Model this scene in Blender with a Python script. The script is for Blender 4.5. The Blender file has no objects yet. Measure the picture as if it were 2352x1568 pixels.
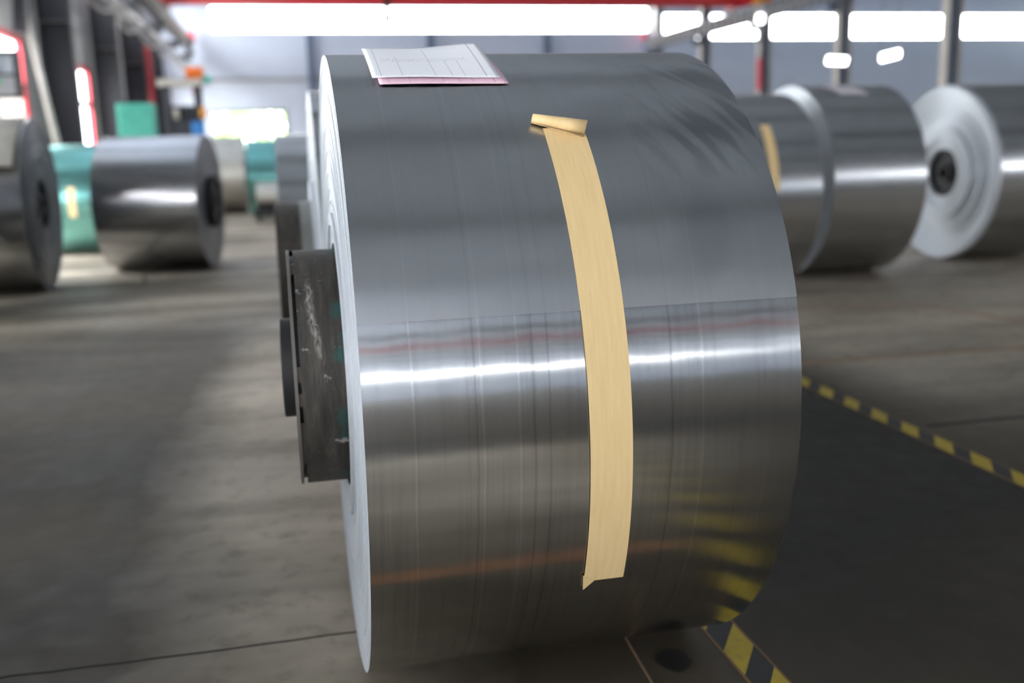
import bpy, math, random
from mathutils import Matrix, Vector

S = bpy.context.scene
COL = S.collection
rnd = random.Random(7)
PI = math.pi

# ------------------------------------------------------------------ camera
CAM_H = 1.3757
cd = bpy.data.cameras.new('camera')
cam = bpy.data.objects.new('camera', cd)
COL.objects.link(cam)
ROT = [[0.9749379, 0.0678795, -0.2118691], [-0.2210192, 0.1866607, -0.9572399], [-0.0254294, 0.9800766, 0.1969852]]
m4 = Matrix(ROT).to_4x4()
m4.translation = (0, 0, CAM_H)
cam.matrix_world = m4
cd.sensor_width = 36.0
cd.lens = 36.0 * 2287.0 / 2352.0
cd.clip_start = 0.05
cd.clip_end = 400
cd.dof.use_dof = True
cd.dof.focus_distance = 2.02
cd.dof.aperture_fstop = 1.7
S.camera = cam

# ------------------------------------------------------------------ world, exposure
W = bpy.data.worlds.new('sky')
S.world = W
W.use_nodes = True
bg = W.node_tree.nodes['Background']
bg.inputs[0].default_value = (0.93, 0.97, 1.0, 1)
bg.inputs[1].default_value = 9.0
S.view_settings.view_transform = 'Standard'
S.view_settings.look = 'None'
S.view_settings.gamma = 1.0
S.view_settings.use_curve_mapping = False
S.view_settings.exposure = 0.95
PANE_E = 9.0
try:
    S.cycles.diffuse_bounces = 3
    S.cycles.glossy_bounces = 3
    S.cycles.transmission_bounces = 2
    S.cycles.max_bounces = 5
    S.cycles.use_light_tree = False
    S.cycles.use_adaptive_sampling = True
    S.cycles.adaptive_threshold = 0.03
    S.cycles.sample_clamp_indirect = 6.0
    S.cycles.caustics_reflective = False
    S.cycles.caustics_refractive = False
except Exception:
    pass


# ------------------------------------------------------------------ helpers
def lin(r, g, b):
    f = lambda c: (c / 255 / 12.92) if c / 255 <= 0.04045 else ((c / 255 + 0.055) / 1.055) ** 2.4
    return (f(r), f(g), f(b), 1)


class N:
    """short-hand for building a node material"""
    def __init__(s, name):
        s.m = bpy.data.materials.new(name)
        s.m.use_nodes = True
        s.t = s.m.node_tree
        s.b = s.t.nodes['Principled BSDF']

    def new(s, typ, **kw):
        n = s.t.nodes.new(typ)
        for k, v in kw.items():
            setattr(n, k, v)
        return n

    def link(s, a, b):
        s.t.links.new(a, b)

    def put(s, node, key, val):
        if hasattr(val, 'is_linked') or isinstance(val, bpy.types.NodeSocket):
            s.link(val, node.inputs[key])
        else:
            node.inputs[key].default_value = val

    def math(s, op, a, b=0.0, c=0.0, clamp=False):
        n = s.new('ShaderNodeMath', operation=op, use_clamp=clamp)
        s.put(n, 0, a); s.put(n, 1, b)
        if op in ('MULTIPLY_ADD', 'WRAP', 'SMOOTH_MIN', 'COMPARE'):
            s.put(n, 2, c)
        return n.outputs[0]

    def noise(s, vec, scale, detail=2.0, rough=0.5, out=0):
        n = s.new('ShaderNodeTexNoise')
        if vec is not None:
            s.link(vec, n.inputs['Vector'])
        n.inputs['Scale'].default_value = scale
        n.inputs['Detail'].default_value = detail
        n.inputs['Roughness'].default_value = rough
        return n.outputs[out]

    def ramp(s, fac, stops):
        n = s.new('ShaderNodeValToRGB')
        s.link(fac, n.inputs[0])
        e = n.color_ramp.elements
        while len(e) < len(stops):
            e.new(0.5)
        for el, (p, c) in zip(e, stops):
            el.position = p
            el.color = c if len(c) == 4 else (*c, 1)
        return n.outputs[0]

    def mix(s, fac, a, b, mode='MIX'):
        n = s.new('ShaderNodeMix', data_type='RGBA', blend_type=mode)
        s.put(n, 0, fac); s.put(n, 6, a); s.put(n, 7, b)
        return n.outputs[2]

    def mapr(s, v, a, b, c, d):
        n = s.new('ShaderNodeMapRange')
        s.put(n, 0, v)
        for i, x in enumerate((a, b, c, d)):
            s.put(n, i + 1, x)
        return n.outputs[0]

    def coord(s, kind='Object'):
        return s.new('ShaderNodeTexCoord').outputs[kind]

    def scale(s, vec, sc):
        n = s.new('ShaderNodeMapping')
        s.link(vec, n.inputs[0])
        n.inputs['Scale'].default_value = sc
        return n.outputs[0]

    def sep(s, vec):
        n = s.new('ShaderNodeSeparateXYZ')
        s.link(vec, n.inputs[0])
        return n.outputs

    def comb(s, x, y, z=0.0):
        n = s.new('ShaderNodeCombineXYZ')
        s.put(n, 0, x); s.put(n, 1, y); s.put(n, 2, z)
        return n.outputs[0]

    def bump(s, h, strength=0.3, dist=0.01):
        n = s.new('ShaderNodeBump')
        s.link(h, n.inputs['Height'])
        n.inputs['Strength'].default_value = strength
        n.inputs['Distance'].default_value = dist
        s.link(n.outputs[0], s.b.inputs['Normal'])

    def set(s, **kw):
        for k, v in kw.items():
            s.put(s.b, {'color': 'Base Color', 'rough': 'Roughness', 'metal': 'Metallic',
                        'aniso': 'Anisotropic', 'spec': 'Specular IOR Level'}.get(k, k), v)
        return s


def simple(name, rgb, rough=0.5, metal=0.0, var=0.12, nscale=6.0, bump=0.0):
    """painted or bare surface with a little mottling"""
    n = N(name)
    v = n.coord()
    f = n.noise(v, nscale, 4, 0.6)
    c = lin(*rgb)
    lo = tuple(x * (1 - var) for x in c[:3]) + (1,)
    hi = tuple(min(1, x * (1 + var)) for x in c[:3]) + (1,)
    n.set(color=n.ramp(f, [(0.3, lo), (0.7, hi)]), metal=metal, rough=n.mapr(f, 0.3, 0.7, rough * 0.9, min(1, rough * 1.1)))
    if bump:
        n.bump(f, bump, 0.01)
    return n.m


def link(o, parent=None):
    COL.objects.link(o)
    if parent is not None:
        o.parent = parent
    return o


def mesh(name, verts, faces, mat, parent=None, smooth=False, loc=None):
    me = bpy.data.meshes.new(name)
    me.from_pydata([tuple(v) for v in verts], [], faces)
    if mat is not None:
        me.materials.append(mat)
    if smooth:
        me.polygons.foreach_set('use_smooth', [True] * len(me.polygons))
    me.update()
    o = bpy.data.objects.new(name, me)
    if loc is not None:
        o.location = loc
    return link(o, parent)


class MB:
    def __init__(s):
        s.v = []; s.f = []

    def box(s, x0, x1, y0, y1, z0, z1):
        b = len(s.v)
        s.v += [(x, y, z) for z in (z0, z1) for y in (y0, y1) for x in (x0, x1)]
        s.f += [tuple(b + i for i in q) for q in ((0, 2, 3, 1), (4, 5, 7, 6), (0, 1, 5, 4), (2, 6, 7, 3), (0, 4, 6, 2), (1, 3, 7, 5))]
        return s

    def bar(s, a, b, w, h=None):
        """rectangular bar from a to b"""
        a, b = Vector(a), Vector(b)
        d = (b - a).normalized()
        up = Vector((0, 0, 1)) if abs(d.z) < 0.95 else Vector((1, 0, 0))
        x = d.cross(up).normalized() * w / 2
        y = d.cross(x).normalized() * (h or w) / 2
        k = len(s.v)
        for p in (a, b):
            s.v += [p + x + y, p - x + y, p - x - y, p + x - y]
        s.f += [(k, k + 1, k + 2, k + 3), (k + 7, k + 6, k + 5, k + 4)] + [(k + i, k + 4 + i, k + 4 + (i + 1) % 4, k + (i + 1) % 4) for i in range(4)]
        return s

    def tube(s, pts, r, n=10, cap=True):
        pts = [Vector(p) for p in pts]
        k = len(s.v)
        prev = None
        for i, p in enumerate(pts):
            d = (pts[min(i + 1, len(pts) - 1)] - pts[max(i - 1, 0)]).normalized()
            ref = prev if prev is not None else (Vector((0, 0, 1)) if abs(d.z) < 0.9 else Vector((1, 0, 0)))
            x = (ref - d * ref.dot(d)).normalized()
            prev = x
            y = d.cross(x)
            rr = r[i] if isinstance(r, (list, tuple)) else r
            s.v += [p + (x * math.cos(2 * PI * j / n) + y * math.sin(2 * PI * j / n)) * rr for j in range(n)]
        for i in range(len(pts) - 1):
            for j in range(n):
                a = k + i * n + j; b = k + i * n + (j + 1) % n
                s.f.append((a, b, b + n, a + n))
        if cap:
            s.f.append(tuple(k + j for j in range(n))[::-1])
            e = k + (len(pts) - 1) * n
            s.f.append(tuple(e + j for j in range(n)))
        return s

    def build(s, name, mat, parent=None, smooth=False, bevel=0.0, loc=None):
        o = mesh(name, s.v, s.f, mat, parent, smooth, loc)
        if bevel:
            b = o.modifiers.new('bevel', 'BEVEL'); b.width = bevel; b.segments = 2; b.limit_method = 'ANGLE'
        return o


def tag(o, label=None, cat=None, group=None, kind=None):
    for k, v in (('label', label), ('category', cat), ('group', group), ('kind', kind)):
        if v:
            o[k] = v
    return o


def empty(name, loc, rz=0.0):
    o = bpy.data.objects.new(name, None)
    o.location = loc
    o.rotation_euler = (0, 0, rz)
    o.empty_display_size = 0.1
    return link(o)


def dup(o, parent):
    c = o.copy()
    return link(c, parent)


def lathe_x(profile, zc, seg=128, t0=0.0, t1=2 * PI, uv=False):
    """revolve (x, r) about the X axis at height zc; angle 0 faces -Y, 90 degrees is up"""
    full = abs(t1 - t0 - 2 * PI) < 1e-6
    n = seg if full else seg + 1
    v = []; f = []
    for j in range(n):
        t = t0 + (t1 - t0) * j / seg
        for x, r in profile:
            v.append((x, -r * math.cos(t), zc + r * math.sin(t)))
    m = len(profile)
    for j in range(seg):
        a = j * m; b = ((j + 1) % n) * m
        for i in range(m - 1):
            f.append((a + i, b + i, b + i + 1, a + i + 1))
    return v, f


def add_uv(o, zc, R):
    """u = arc length in metres round the coil, v = metres along it"""
    me = o.data
    uv = me.uv_layers.new(name='UVMap')
    for p in me.polygons:
        us = []
        for li in p.loop_indices:
            c = me.vertices[me.loops[li].vertex_index].co
            us.append((li, math.atan2(c.z - zc, -c.y), c.x))
        ref = us[0][1]
        for li, t, x in us:
            while t - ref > PI: t -= 2 * PI
            while t - ref < -PI: t += 2 * PI
            uv.data[li].uv = (t * R, x)


def auto_smooth(o, ang=35):
    me = o.data
    me.polygons.foreach_set('use_smooth', [True] * len(me.polygons))
    me.set_sharp_from_angle(angle=math.radians(ang))


# ------------------------------------------------------------------ materials
def mat_coil(name, tint=(0.60, 0.61, 0.62), rough=0.2, aniso=0.75, smear=False, streak=0.0):
    n = N(name)
    uv = n.coord('UV')
    blot = n.noise(uv, 4.5, 3, 0.6)
    col = n.mix(n.mapr(blot, 0.35, 0.7, 0.0, 0.22), (*tint, 1), (*[c * 0.72 for c in tint], 1))
    rg = n.mapr(blot, 0.3, 0.7, rough * 0.92, rough * 1.1)
    if streak:
        # roll marks: fine bands and a few clear lines running round the coil
        us, vs, _ = n.sep(uv)
        ln = n.noise(n.comb(vs, n.math('MULTIPLY', us, 0.025)), 55.0, 3, 0.75)
        col = n.mix(n.mapr(ln, 0.5, 0.68, 0.0, streak), col, (*[c * 0.55 for c in tint], 1))
        col = n.mix(n.mapr(ln, 0.42, 0.30, 0.0, streak), col, (*[min(1, c * 1.35) for c in tint], 1))
        wv = n.math('MULTIPLY', n.math('SUBTRACT', blot, 0.5), 0.012)
        for x0, dark in ((0.222, 1), (0.235, 0), (0.372, 1), (0.70, 0), (0.632, 1), (0.098, 0), (0.31, 0), (0.34, 1)):
            dl = n.math('ABSOLUTE', n.math('SUBTRACT', n.math('ADD', vs, wv), x0))
            col = n.mix(n.mapr(dl, 0.0008, 0.0035, min(1.0, streak * 1.6), 0.0), col, (*[c * (0.5 if dark else 1.4) for c in tint], 1))
    if smear:
        u, v, _ = n.sep(uv)
        # oily hand swipes fanning diagonally across the upper right of the wrap
        big = n.noise(uv, 2.4, 1)
        w = n.math('ADD', n.math('MULTIPLY', v, 1.0), n.math('MULTIPLY', u, 0.47))
        w = n.math('ADD', w, n.math('MULTIPLY', big, 0.05))
        st = n.noise(n.comb(w, n.math('MULTIPLY', u, 0.22), 0.0), 24.0, 1, 0.5)
        m1 = n.mapr(n.math('MULTIPLY_ADD', u, -0.25, v), 0.44, 0.60, 0.0, 1.0)
        m2 = n.mapr(u, 0.50, 0.62, 0.0, 1.0)
        m3 = n.mapr(u, 0.96, 1.06, 1.0, 0.0)
        mk = n.math('MULTIPLY', n.math('MULTIPLY', m1, m2), m3)
        s1 = n.math('MULTIPLY', n.mapr(st, 0.45, 0.60, 0.0, 0.62), mk)
        s2 = n.math('MULTIPLY', n.mapr(n.noise(uv, 3.1, 2, 0.4), 0.50, 0.62, 0.0, 0.35), n.mapr(v, 0.50, 0.66, 0.0, 1.0))
        col = n.mix(n.math('MAXIMUM', s1, s2), col, (0.24, 0.255, 0.275, 1))
    n.set(color=col, metal=1.0, rough=rg, aniso=aniso)
    n.b.inputs['Anisotropic Rotation'].default_value = 0.25
    tg = n.new('ShaderNodeTangent', direction_type='UV_MAP', uv_map='UVMap')
    n.link(tg.outputs[0], n.b.inputs['Tangent'])
    return n.m


def mat_face(name, rgb=(205, 210, 216), rough=0.45, metal=0.45):
    n = N(name)
    o = n.coord()
    x, y, z = n.sep(o)
    nz = n.noise(o, 30, 3, 0.6)
    c = lin(*rgb)
    n.set(color=n.mix(n.mapr(nz, 0.3, 0.7, 0, 0.4), c, tuple(k * 0.75 for k in c[:3]) + (1,)), metal=metal, rough=rough)
    return n.m


def mat_floor():
    n = N('worn_concrete')
    o = n.coord()
    x, y, z = n.sep(o)
    a = n.noise(o, 0.7, 5, 0.62)
    b = n.noise(n.scale(o, (0.45, 1.7, 1)), 1.2, 3, 0.6)
    c = n.noise(o, 9.0, 5, 0.65)
    # dark oily concrete
    col = n.ramp(a, [(0.28, lin(52, 46, 37)), (0.5, lin(75, 67, 55)), (0.72, lin(101, 91, 76))])
    # pale worn patches, with door light and the coil's underside shade painted in
    worn_lit = None
    for wx, wy, rx, ry in ((0.0, 4.9, 0.52, 3.0), (0.5, 0.4, 1.1, 1.2)):
        dx = n.math('DIVIDE', n.math('SUBTRACT', x, wx), rx)
        dy = n.math('DIVIDE', n.math('SUBTRACT', y, wy), ry)
        d = n.math('SQRT', n.math('ADD', n.math('MULTIPLY', dx, dx), n.math('MULTIPLY', dy, dy)))
        d = n.math('ADD', d, n.math('MULTIPLY', n.math('SUBTRACT', a, 0.5), 1.3))
        w = n.mapr(d, 0.55, 1.25, 1.0, 0.0)
        worn_lit = w if worn_lit is None else n.math('MAXIMUM', worn_lit, w)
    worn_lit = n.math('MAXIMUM', worn_lit, n.math('MULTIPLY', n.mapr(n.math('SUBTRACT', y, n.math('MULTIPLY', x, 0.5)), 6.5, 12.0, 0.0, 0.9), n.mapr(b, 0.35, 0.6, 1.0, 0.4)))  # paler towards the side doors, their light put into the colour
    worn_lit = n.math('MAXIMUM', worn_lit, n.math('MULTIPLY', n.mapr(x, 2.85, 3.4, 0.0, 0.75), n.mapr(y, 3.8, 5.0, 0.15, 1.0)))
    col = n.mix(worn_lit, col, n.mix(n.mapr(b, 0.4, 0.65, 0, 1), lin(194, 182, 165), lin(150, 140, 125)))
    col = n.mix(n.mapr(c, 0.52, 0.72, 0.0, 0.4), col, lin(70, 67, 63))
    # dark band crossing the aisle
    yt = n.math('ADD', y, n.math('MULTIPLY', n.math('SUBTRACT', a, 0.5), 0.3))
    dark_band = n.math('MULTIPLY', n.mapr(yt, -1.2, -0.95, 0.0, 1.0), n.mapr(yt, -0.3, -0.1, 1.0, 0.0))
    col = n.mix(n.math('MULTIPLY', dark_band, 0.75), col, lin(52, 52, 52))
    # walkway between the two tape lines, the coils' shade painted dark
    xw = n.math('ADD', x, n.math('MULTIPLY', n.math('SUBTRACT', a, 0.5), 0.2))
    lane_shade = n.math('MULTIPLY', n.mapr(xw, 1.0, 1.2, 0.0, 1.0), n.mapr(x, 2.76, 2.79, 1.0, 0.0))
    lane_shade = n.math('MULTIPLY', lane_shade, n.mapr(n.math('MULTIPLY_ADD', xw, -0.25, y), 2.0, 2.5, 0.45, 1.0))
    col = n.mix(n.math('MULTIPLY', lane_shade, 0.9), col, lin(38, 36, 33))
    rg = n.mapr(n.math('ADD', n.math('MULTIPLY', a, 0.6), n.math('MULTIPLY', c, 0.4)), 0.3, 0.7, 0.45, 0.75)
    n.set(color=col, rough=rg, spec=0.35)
    return n.m


def mat_corrugated(name, rgb, axis):
    n = N(name)
    o = n.coord()
    w = n.new('ShaderNodeTexWave', wave_type='BANDS', bands_direction=axis, wave_profile='SIN')
    n.link(o, w.inputs['Vector'])
    w.inputs['Scale'].default_value = 1.6
    w.inputs['Distortion'].default_value = 0
    f = n.noise(o, 0.8, 4, 0.6)
    c = lin(*rgb)
    n.set(color=n.mix(n.mapr(f, 0.35, 0.7, 0.0, 0.3), c, tuple(k * 0.85 for k in c[:3]) + (1,)), rough=0.45)
    n.bump(w.outputs['Fac'], 0.5, 0.04)
    return n.m


def mat_emit(name, rgb, e):
    n = N(name)
    o = n.coord()
    f = n.noise(o, 0.6, 2)
    c = (*rgb, 1)
    n.set(color=c, rough=0.3)
    n.put(n.b, 'Emission Color', n.mix(n.mapr(f, 0.3, 0.7, 0.0, 0.1), c, (0.85, 0.92, 1.0, 1)))
    n.b.inputs['Emission Strength'].default_value = e
    return n.m


def mat_hazard():
    n = N('hazard_tape_print')
    o = n.coord()
    x, y, z = n.sep(o)
    s = n.math('SUBTRACT', y, n.math('MULTIPLY', x, 1.5))
    fr = n.math('FRACT', n.math('DIVIDE', s, 0.25))
    st = n.math('LESS_THAN', fr, 0.52)
    w = n.noise(o, 18, 4, 0.65)
    yel = n.mix(n.mapr(w, 0.35, 0.7, 0, 0.5), lin(186, 162, 52), lin(126, 108, 44))
    blk = n.mix(n.mapr(w, 0.35, 0.7, 0, 0.5), lin(34, 36, 38), lin(62, 60, 56))
    ed = n.math('GREATER_THAN', n.math('ABSOLUTE', x), 0.046)
    n.set(color=n.mix(ed, n.mix(st, blk, yel), lin(120, 92, 58)), rough=0.55)
    return n.m


def mat_tape():
    n = N('masking_tape')
    uv = n.coord('UV')
    v = n.scale(uv, (1, 12, 1))
    f = n.noise(v, 9, 4, 0.6)
    g = n.noise(uv, 220, 2, 0.5)
    n.set(color=n.ramp(f, [(0.3, lin(222, 192, 140)), (0.7, lin(230, 202, 152))]), rough=0.62, spec=0.3)
    n.b.inputs['Subsurface Weight'].default_value = 0.0
    n.bump(n.math('ADD', n.math('MULTIPLY', f, 0.8), n.math('MULTIPLY', g, 0.2)), 0.1, 0.003)
    return n.m


def mat_form(name, base):
    """printed delivery form: thin table lines and rows of faint print"""
    n = N(name)
    uv = n.coord('UV')
    u, v, _ = n.sep(uv)
    ink = None

    def add(m, k):
        nonlocal ink
        m = n.math('MULTIPLY', m, k)
        ink = m if ink is None else n.math('MAXIMUM', ink, m)

    def vline(x, y0, y1, k=0.5, w=0.0022):
        d = n.math('LESS_THAN', n.math('ABSOLUTE', n.math('SUBTRACT', u, x)), w)
        d = n.math('MULTIPLY', d, n.math('GREATER_THAN', v, y0))
        add(n.math('MULTIPLY', d, n.math('LESS_THAN', v, y1)), k)

    vline(0.075, 0.04, 0.97, 0.6)
    vline(0.90, 0.04, 1.0, 0.75, 0.003)
    vline(0.24, 0.04, 0.62)
    vline(0.50, 0.04, 0.93)
    vline(0.63, 0.04, 0.5)
    vline(0.73, 0.04, 0.5)
    txt = n.noise(n.scale(uv, (42, 16, 1)), 1.6, 3, 0.7)
    rows = n.math('MULTIPLY', n.math('GREATER_THAN', v, 0.46), n.math('LESS_THAN', v, 0.57))
    cols = n.math('MULTIPLY', n.math('GREATER_THAN', u, 0.11), n.math('LESS_THAN', u, 0.82))
    add(n.math('MULTIPLY', n.math('MULTIPLY', rows, cols), n.mapr(txt, 0.5, 0.62, 0, 1)), 0.3)
    rows2 = n.math('MULTIPLY', n.math('GREATER_THAN', v, 0.86), n.math('LESS_THAN', v, 0.93))
    cols2 = n.math('MULTIPLY', n.math('GREATER_THAN', u, 0.52), n.math('LESS_THAN', u, 0.8))
    add(n.math('MULTIPLY', n.math('MULTIPLY', rows2, cols2), n.mapr(txt, 0.5, 0.62, 0, 1)), 0.3)
    n.set(color=n.mix(ink, base, lin(110, 110, 125)), rough=0.7)
    return n.m


def mat_spool():
    n = N('scratched_dark_steel')
    o = n.coord()
    f = n.noise(n.scale(o, (6, 1, 1)), 9, 5, 0.7)
    g = n.noise(n.scale(o, (1.0, 3, 0.7)), 22, 4, 0.7)
    x, y, z = n.sep(o)
    col = n.ramp(f, [(0.3, lin(42, 39, 36)), (0.55, lin(66, 62, 57)), (0.75, lin(92, 86, 79))])
    col = n.mix(n.mapr(g, 0.64, 0.72, 0.0, 0.8), col, lin(168, 164, 158))
    # one long pale scrape running down the barrel
    line = n.math('ABSOLUTE', n.math('SUBTRACT', n.math('ADD', x, n.math('MULTIPLY', n.math('SUBTRACT', n.noise(o, 14, 3), 0.5), 0.02)), n.math('MULTIPLY_ADD', z, -0.12, 0.162)))
    sc = n.math('MULTIPLY', n.mapr(line, 0.0, 0.013, 1.0, 0.0), n.math('MULTIPLY', n.math('MULTIPLY', n.mapr(z, 0.86, 0.90, 0, 1), n.mapr(z, 1.03, 1.06, 1, 0)), n.mapr(n.noise(n.scale(o, (3, 1, 0.5)), 60, 3, 0.7), 0.4, 0.62, 0.0, 1)))
    col = n.mix(n.math('MULTIPLY', sc, 0.8), col, lin(176, 172, 165))
    # old turquoise paint left beside the coil
    tl = n.math('MULTIPLY', n.mapr(x, 0.075, 0.10, 0.0, 1.0), n.mapr(n.noise(o, 18, 3, 0.6), 0.5, 0.62, 0, 0.7))
    col = n.mix(tl, col, lin(30, 84, 82))
    n.set(color=col, rough=n.mapr(f, 0.3, 0.7, 0.5, 0.72), metal=0.35)
    n.bump(f, 0.25, 0.01)
    return n.m


M = {}
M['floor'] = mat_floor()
M['wall_x'] = mat_corrugated('ribbed_sheet_wall', (194, 204, 220), 'X')
M['wall_y'] = mat_corrugated('ribbed_sheet_side_wall', (186, 190, 192), 'Y')
M['roof'] = mat_corrugated('roof_sheet', (212, 226, 246), 'X')
M['pane'] = mat_emit('daylit_panel', (1, 1, 1), PANE_E)
M['mullion'] = simple('window_bar', (120, 132, 146), 0.5)
M['col_dark'] = simple('dark_column_paint', (46, 49, 57), 0.6, var=0.15, nscale=2)
M['col_blue'] = simple('blue_grey_column_paint', (92, 106, 128), 0.55, nscale=2)
M['flange'] = simple('pale_flange_paint', (190, 184, 176), 0.5, nscale=2)
M['plate_edge'] = simple('worn_plate_edge', (104, 100, 95), 0.5, 0.3)
M['grey_steel'] = simple('grey_steel', (128, 130, 134), 0.5, nscale=3)
M['girt'] = simple('girt_paint', (150, 152, 155), 0.5)
M['red'] = simple('red_crane_paint', (206, 44, 52), 0.45, nscale=2)
M['maroon'] = simple('faded_maroon_paint', (150, 72, 86), 0.5, nscale=2)
M['pinkred'] = simple('red_frame_paint', (226, 70, 84), 0.5, nscale=3)
M['orange'] = simple('orange_paint', (236, 120, 40), 0.45)
M['amber'] = simple('amber_paint', (226, 152, 40), 0.45)
M['teal'] = simple('turquoise_paint', (94, 206, 184), 0.4, var=0.08)
M['black'] = simple('black_steel', (34, 35, 38), 0.5)
M['blue'] = simple('blue_paint', (60, 128, 196), 0.45)
M['cable'] = simple('grey_cable', (150, 150, 154), 0.6)
M['tan_tape'] = mat_tape()
M['hazard'] = mat_hazard()
M['spool'] = mat_spool()
M['coil'] = mat_coil('bright_aluminium_sheet', rough=0.18, aniso=0.95, streak=0.26)
M['wrap'] = mat_coil('dull_aluminium_wrap', tint=(0.55, 0.56, 0.575), rough=0.30, aniso=0.7, smear=True, streak=0.07)
M['coil_far'] = mat_coil('aluminium_sheet', rough=0.24, aniso=0.6)
M['coil_dark'] = mat_coil('mirror_aluminium_sheet', tint=(0.62, 0.63, 0.65), rough=0.21, aniso=0.5)
M['coil_teal'] = mat_coil('green_coated_sheet', tint=(0.24, 0.58, 0.55), rough=0.24, aniso=0.3)
M['coil_beige'] = mat_coil('grey_beige_sheet', tint=(0.62, 0.60, 0.55), rough=0.45, aniso=0.3)
M['face'] = mat_face('wound_sheet_edges')
M['face_dark'] = mat_face('dark_wound_sheet_edges', (120, 122, 128), 0.4)
M['paper'] = mat_form('white_form_print', lin(248, 249, 255))
M['pink'] = mat_form('pink_form_print', lin(244, 206, 222))
M['tagpaper'] = simple('pale_paper', (214, 206, 214), 0.7, var=0.03)
M['core_dark'] = simple('dark_core_steel', (46, 46, 48), 0.55, 0.3)
M['core_grey'] = simple('grey_core_steel', (128, 130, 128), 0.5, 0.3)
M['wrap_paper'] = simple('cream_wrapping', (214, 208, 196), 0.6)
M['lamp'] = mat_emit('lamp_glow', (1, 1, 1), 6.0)
M['leaf'] = simple('foliage', (150, 178, 104), 0.8, var=0.4, nscale=3)
M['ground'] = simple('yard_concrete', (190, 188, 180), 0.8)
M['line'] = simple('faded_orange_line', (150, 118, 92), 0.7, var=0.3, nscale=8)
M['orange_line'] = simple('orange_floor_paint', (150, 112, 82), 0.7, var=0.3, nscale=8)
M['crack'] = simple('dark_joint', (40, 38, 36), 0.9)
M['oil'] = simple('oil_stain', (34, 33, 31), 0.5)
M['display'] = simple('display_glass', (112, 122, 132), 0.2)
M['green'] = simple('green_lamp', (40, 150, 96), 0.4)

# ------------------------------------------------------------------ the hall
X0, X1 = -5.4, 43.5          # side walls
YB, YF = -45.0, 52.0         # rear and far end walls
ZR = 9.6
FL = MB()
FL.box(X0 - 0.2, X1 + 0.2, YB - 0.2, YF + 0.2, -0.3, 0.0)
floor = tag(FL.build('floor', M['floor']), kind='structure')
tag(MB().box(X0 - 40, X1 + 40, YF + 0.2, YF + 60, -0.35, -0.05).build('outside_ground', M['ground']), 'pale concrete yard outside the open gate', 'yard', kind='structure')
tag(MB().box(X0 - 50, X0 - 0.2, YB - 20, YF + 0.2, -0.35, -0.05).build('outside_ground', M['ground']), 'pale concrete yard outside the side doors', 'yard', kind='structure')
CE = MB().box(X0 - 0.2, X1 + 0.2, YB - 0.2, YF + 0.2, ZR, ZR + 0.15)
ceiling = tag(CE.build('ceiling', M['roof']), kind='structure')
for k in range(-7, 9):
    yb = 3 + 6 * k
    b = MB()
    b.box(X0, X1, yb - 0.12, yb + 0.12, ZR - 0.06, ZR)
    b.box(X0, X1, yb - 0.02, yb + 0.02, ZR - 0.55, ZR - 0.06)
    b.box(X0, X1, yb - 0.12, yb + 0.12, ZR - 0.61, ZR - 0.55)
    b.build('roof_beam', M['col_dark'], ceiling)


def wall(name, axis, pos, thick, a0, a1, z1, holes, mat):
    """wall in the plane axis=pos, split round rectangular holes (a0, a1, z0, z1)"""
    as_ = sorted({a0, a1, *[h[0] for h in holes], *[h[1] for h in holes]})
    zs = sorted({0.0, z1, *[h[2] for h in holes], *[h[3] for h in holes]})
    b = MB()
    for i in range(len(as_) - 1):
        run = None
        for j in range(len(zs) - 1):
            ca, cz = (as_[i] + as_[i + 1]) / 2, (zs[j] + zs[j + 1]) / 2
            solid = not any(h[0] < ca < h[1] and h[2] < cz < h[3] for h in holes)
            if solid and run is None:
                run = zs[j]
            if run is not None and (not solid or j == len(zs) - 2):
                top = zs[j + 1] if solid else zs[j]
                if axis == 'Y':
                    b.box(as_[i], as_[i + 1], min(pos, pos + thick), max(pos, pos + thick), run, top)
                else:
                    b.box(min(pos, pos + thick), max(pos, pos + thick), as_[i], as_[i + 1], run, top)
                run = None
    return tag(b.build(name, mat), kind='structure')


WZ0, WZ1 = 6.86, 8.12
GATE = (-3.25, 0.22, 0.0, 3.1)
far_holes = [(-2.95, 19.3, WZ0, WZ1), (19.6, X1 - 0.4, WZ0 - 0.38, WZ1 - 0.32), GATE]
wf = wall('wall_front', 'Y', YF, 0.15, X0, X1, ZR, far_holes, M['wall_x'])
back_holes = [(X0 + 0.8, 19.2, 5.85, 6.45)]
wb = wall('wall_back', 'Y', YB, -0.15, X0, X1, ZR, back_holes, M['wall_x'])
left_doors = [(-38, -33.6, 0, 3.8), (-32.4, -27.6, 0, 3.8), (-26.4, -21.6, 0, 3.8), (-20.4, -15.6, 0, 3.8), (-14.4, -9.6, 0, 3.8), (-8.4, -3.6, 0, 3.8), (-2.4, 2.4, 0, 3.8), (3.6, 8.4, 0, 3.8), (9.6, 16.4, 0, 3.9), (20.6, 24.4, 0, 3.9), (28.0, 32.2, 0, 3.8), (34.0, 35.3, 0, 2.2), (38.2, 40.2, 0, 3.2), (46, 51, 0, 4.2)]
left_win = [(YB + 1, -11, 6.2, 8.2), (12, YF - 1, 6.4, 7.8)]
wl = wall('wall_left', 'X', X0, -0.15, YB, YF, ZR, left_doors + left_win, M['wall_y'])
wr = wall('wall_right', 'X', X1, 0.15, YB, YF, ZR, [(YB + 1, 6, 6.2, 8.4)], M['wall_y'])


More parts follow.
